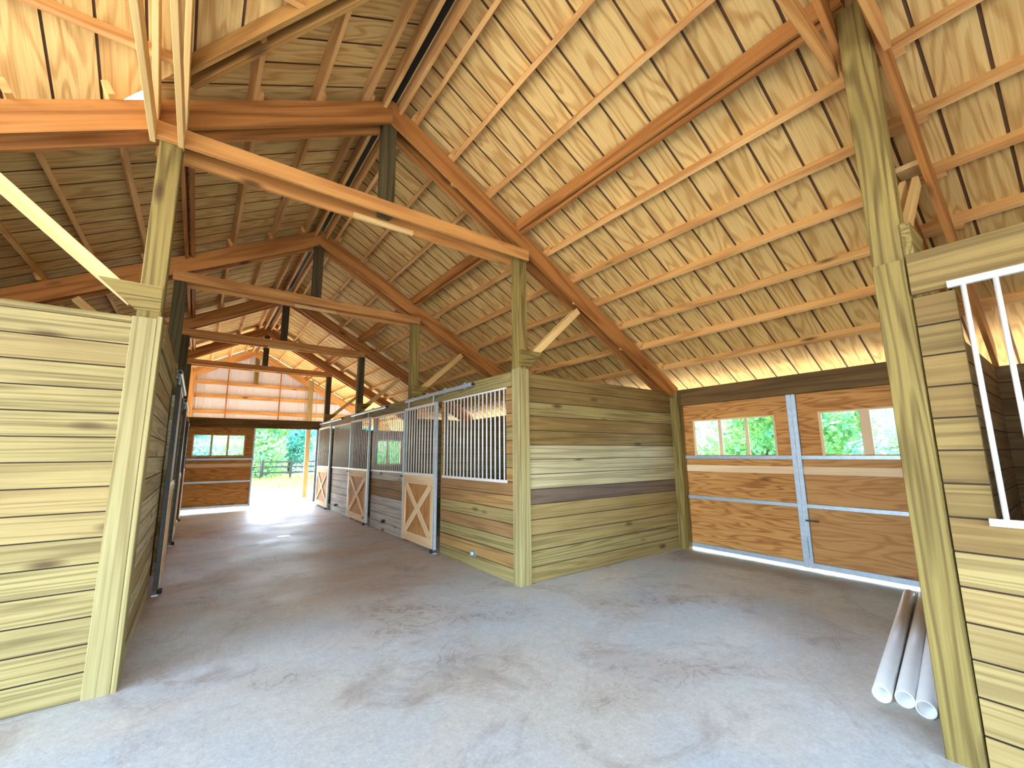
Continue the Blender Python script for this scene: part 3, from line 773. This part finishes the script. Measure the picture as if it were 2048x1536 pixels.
bracket('small dark bracket low on the wall between the middle and farthest X doors', 12.05, 'iron_and_shade', .2)

# ------------------------------------------------------------------ outside: trees, fence, grass
def crown_mesh(seed, mat, n=9000):
    rg = random.Random(seed); vs = []; fs = []
    blobs = [(Vector((rg.uniform(-1.8, 1.8), rg.uniform(-1.8, 1.8), -1.2+i*.36)), rg.uniform(1.1, 1.55)) for i in range(11)]
    for i in range(n):
        c, r = blobs[i % 11]
        d = Vector((rg.gauss(0, 1), rg.gauss(0, 1), rg.gauss(0, 1))).normalized()
        p = c+d*r*rg.uniform(.75, 1.05)
        u = Vector((rg.gauss(0, 1), rg.gauss(0, 1), rg.gauss(0, 1))).normalized(); v = u.cross(d+Vector((.01, .3, .2))).normalized()
        s = rg.uniform(.07, .14); k = len(vs)
        vs += [p-u*s*1.3, p-v*s*.6, p+u*s*1.3, p+v*s*.6]; fs.append((k, k+1, k+2, k+3))
    me = bpy.data.meshes.new('crown'); me.from_pydata(vs, [], fs); me.materials.append(MD[mat]); return me
crowns = [crown_mesh(1, 'leaf_a'), crown_mesh(2, 'leaf_haze'), crown_mesh(3, 'leaf_a'), crown_mesh(4, 'leaf_haze')]
def tree(label, x, y, sc, v, zc_=3.2):
    t = thing('tree', label, 'tree', (x, y, -.05), None)
    bm = bmesh.new(); bmesh.ops.create_cone(bm, segments=8, radius1=.2*sc, radius2=.1*sc, depth=zc_, cap_ends=True)
    put('trunk', from_bm('trunk', bm, 'bark'), t, Matrix.Translation((x, y, zc_/2-.05)))
    put('crown', crowns[v], t, Matrix.Translation((x, y, zc_)) @ Matrix.Rotation(x*3+y, 4, 'Z') @ Matrix.Diagonal((sc, sc, sc, 1)))
TREES = [(3.4, 36, 1.12, 0, 'bright green leafy tree in the middle of the far doorway'), (-3.6, 36, 1.12, 2, 'leafy tree seen in the left pane of the far end door'),
         (10.4, 36, 1.12, 3, 'blue-green tree right of the porch post in the far doorway'), (-.1, 43.2, 1.12, 1, 'blue-green tree seen in the right pane of the far end door'),
         (6.9, 43.2, 1.12, 1, 'blue-green tree behind the bright green tree in the far doorway'), (13.9, 43.2, 1.12, 0, 'tree beyond the far fence, right of the doorway view'),
         (3.4, 50.5, 1.15, 3, 'farthest tree in the middle of the doorway view'),
         (22, 2.6, 1.05, 1, 'blue-green tree in the large panes of the right double doors'), (22, 9.2, 1.05, 0, 'bright green tree in the small panes of the right double doors'),
         (22, 15.8, 1.05, 1, 'blue-green tree in the leftmost small pane of the right double doors'), (29, 5.9, 1.1, 0, 'green tree behind the centre post of the right double doors'),
         (29, 12.9, 1.1, 3, 'blue-green tree standing behind the leafy trees past the right doors'),  (36, 2.2, 1.15, 3, 'distant blue-green tree behind the right-hand large pane'), (36, 9.4, 1.15, 1, 'distant blue-green tree behind the middle small pane'), (36.5, 16.6, 1.15, 0, 'distant green tree behind the leftmost small pane'),
         (11.5, 27.5, 1.0, 0, 'green tree seen through the window at the far end of the right stalls')]
for x, y, s, v, lb in TREES: tree(lb, x, y, s, v, 1.7*s)
fn = thing('rail_fence', 'dark rail fence across the field beyond the far doorway', 'fence', (6, 31, 0))
for i in range(9):
    x = 3.4+i*1.6
    box('fence_post', (x-.06, 31-.06, -.05), (x+.06, 31+.06, 1.25), 'iron_and_shade', fn, 2)
for z in (.45, .8, 1.12): box('fence_rail', (3.3, 31-.09, z-.05), (16.4, 31-.06, z+.05), 'iron_and_shade', fn, 0)
gt2 = thing('pipe_gate', 'low pipe gate left of the fence beyond the far doorway', 'gate', (2.4, 30, 0))
for z in (.25, .55, .85, 1.15): rod('pipe_rail', (1.0, 30, z), (3.2, 30, z), .03, 'iron_and_shade', gt2)
for x in (1.0, 3.2): rod('pipe_upright', (x, 30, -.05), (x, 30, 1.2), .035, 'iron_and_shade', gt2)
rg = random.Random(5); vs = []; fs = []
for i in range(9000):
    x, y = (rg.uniform(2.4, 16), rg.uniform(23, 34)) if i < 5000 else (rg.uniform(14.2, 24), rg.uniform(0, 16))
    h = rg.uniform(.12, .4); a = rg.uniform(0, 6.28); u = Vector((math.cos(a), math.sin(a), 0))*.03; k = len(vs)
    p = Vector((x, y, -.05)); tip = p+Vector((rg.uniform(-.1, .1), rg.uniform(-.1, .1), h))
    vs += [p-u, p+u, tip]; fs.append((k, k+1, k+2))
me = bpy.data.meshes.new('grass'); me.from_pydata(vs, [], fs); me.materials.append(MD['grassm'])
gr = put('grass', me); gr['kind'] = 'stuff'; gr['label'] = 'pale tufts of tall grass in the field beyond the doors'; gr['category'] = 'grass'
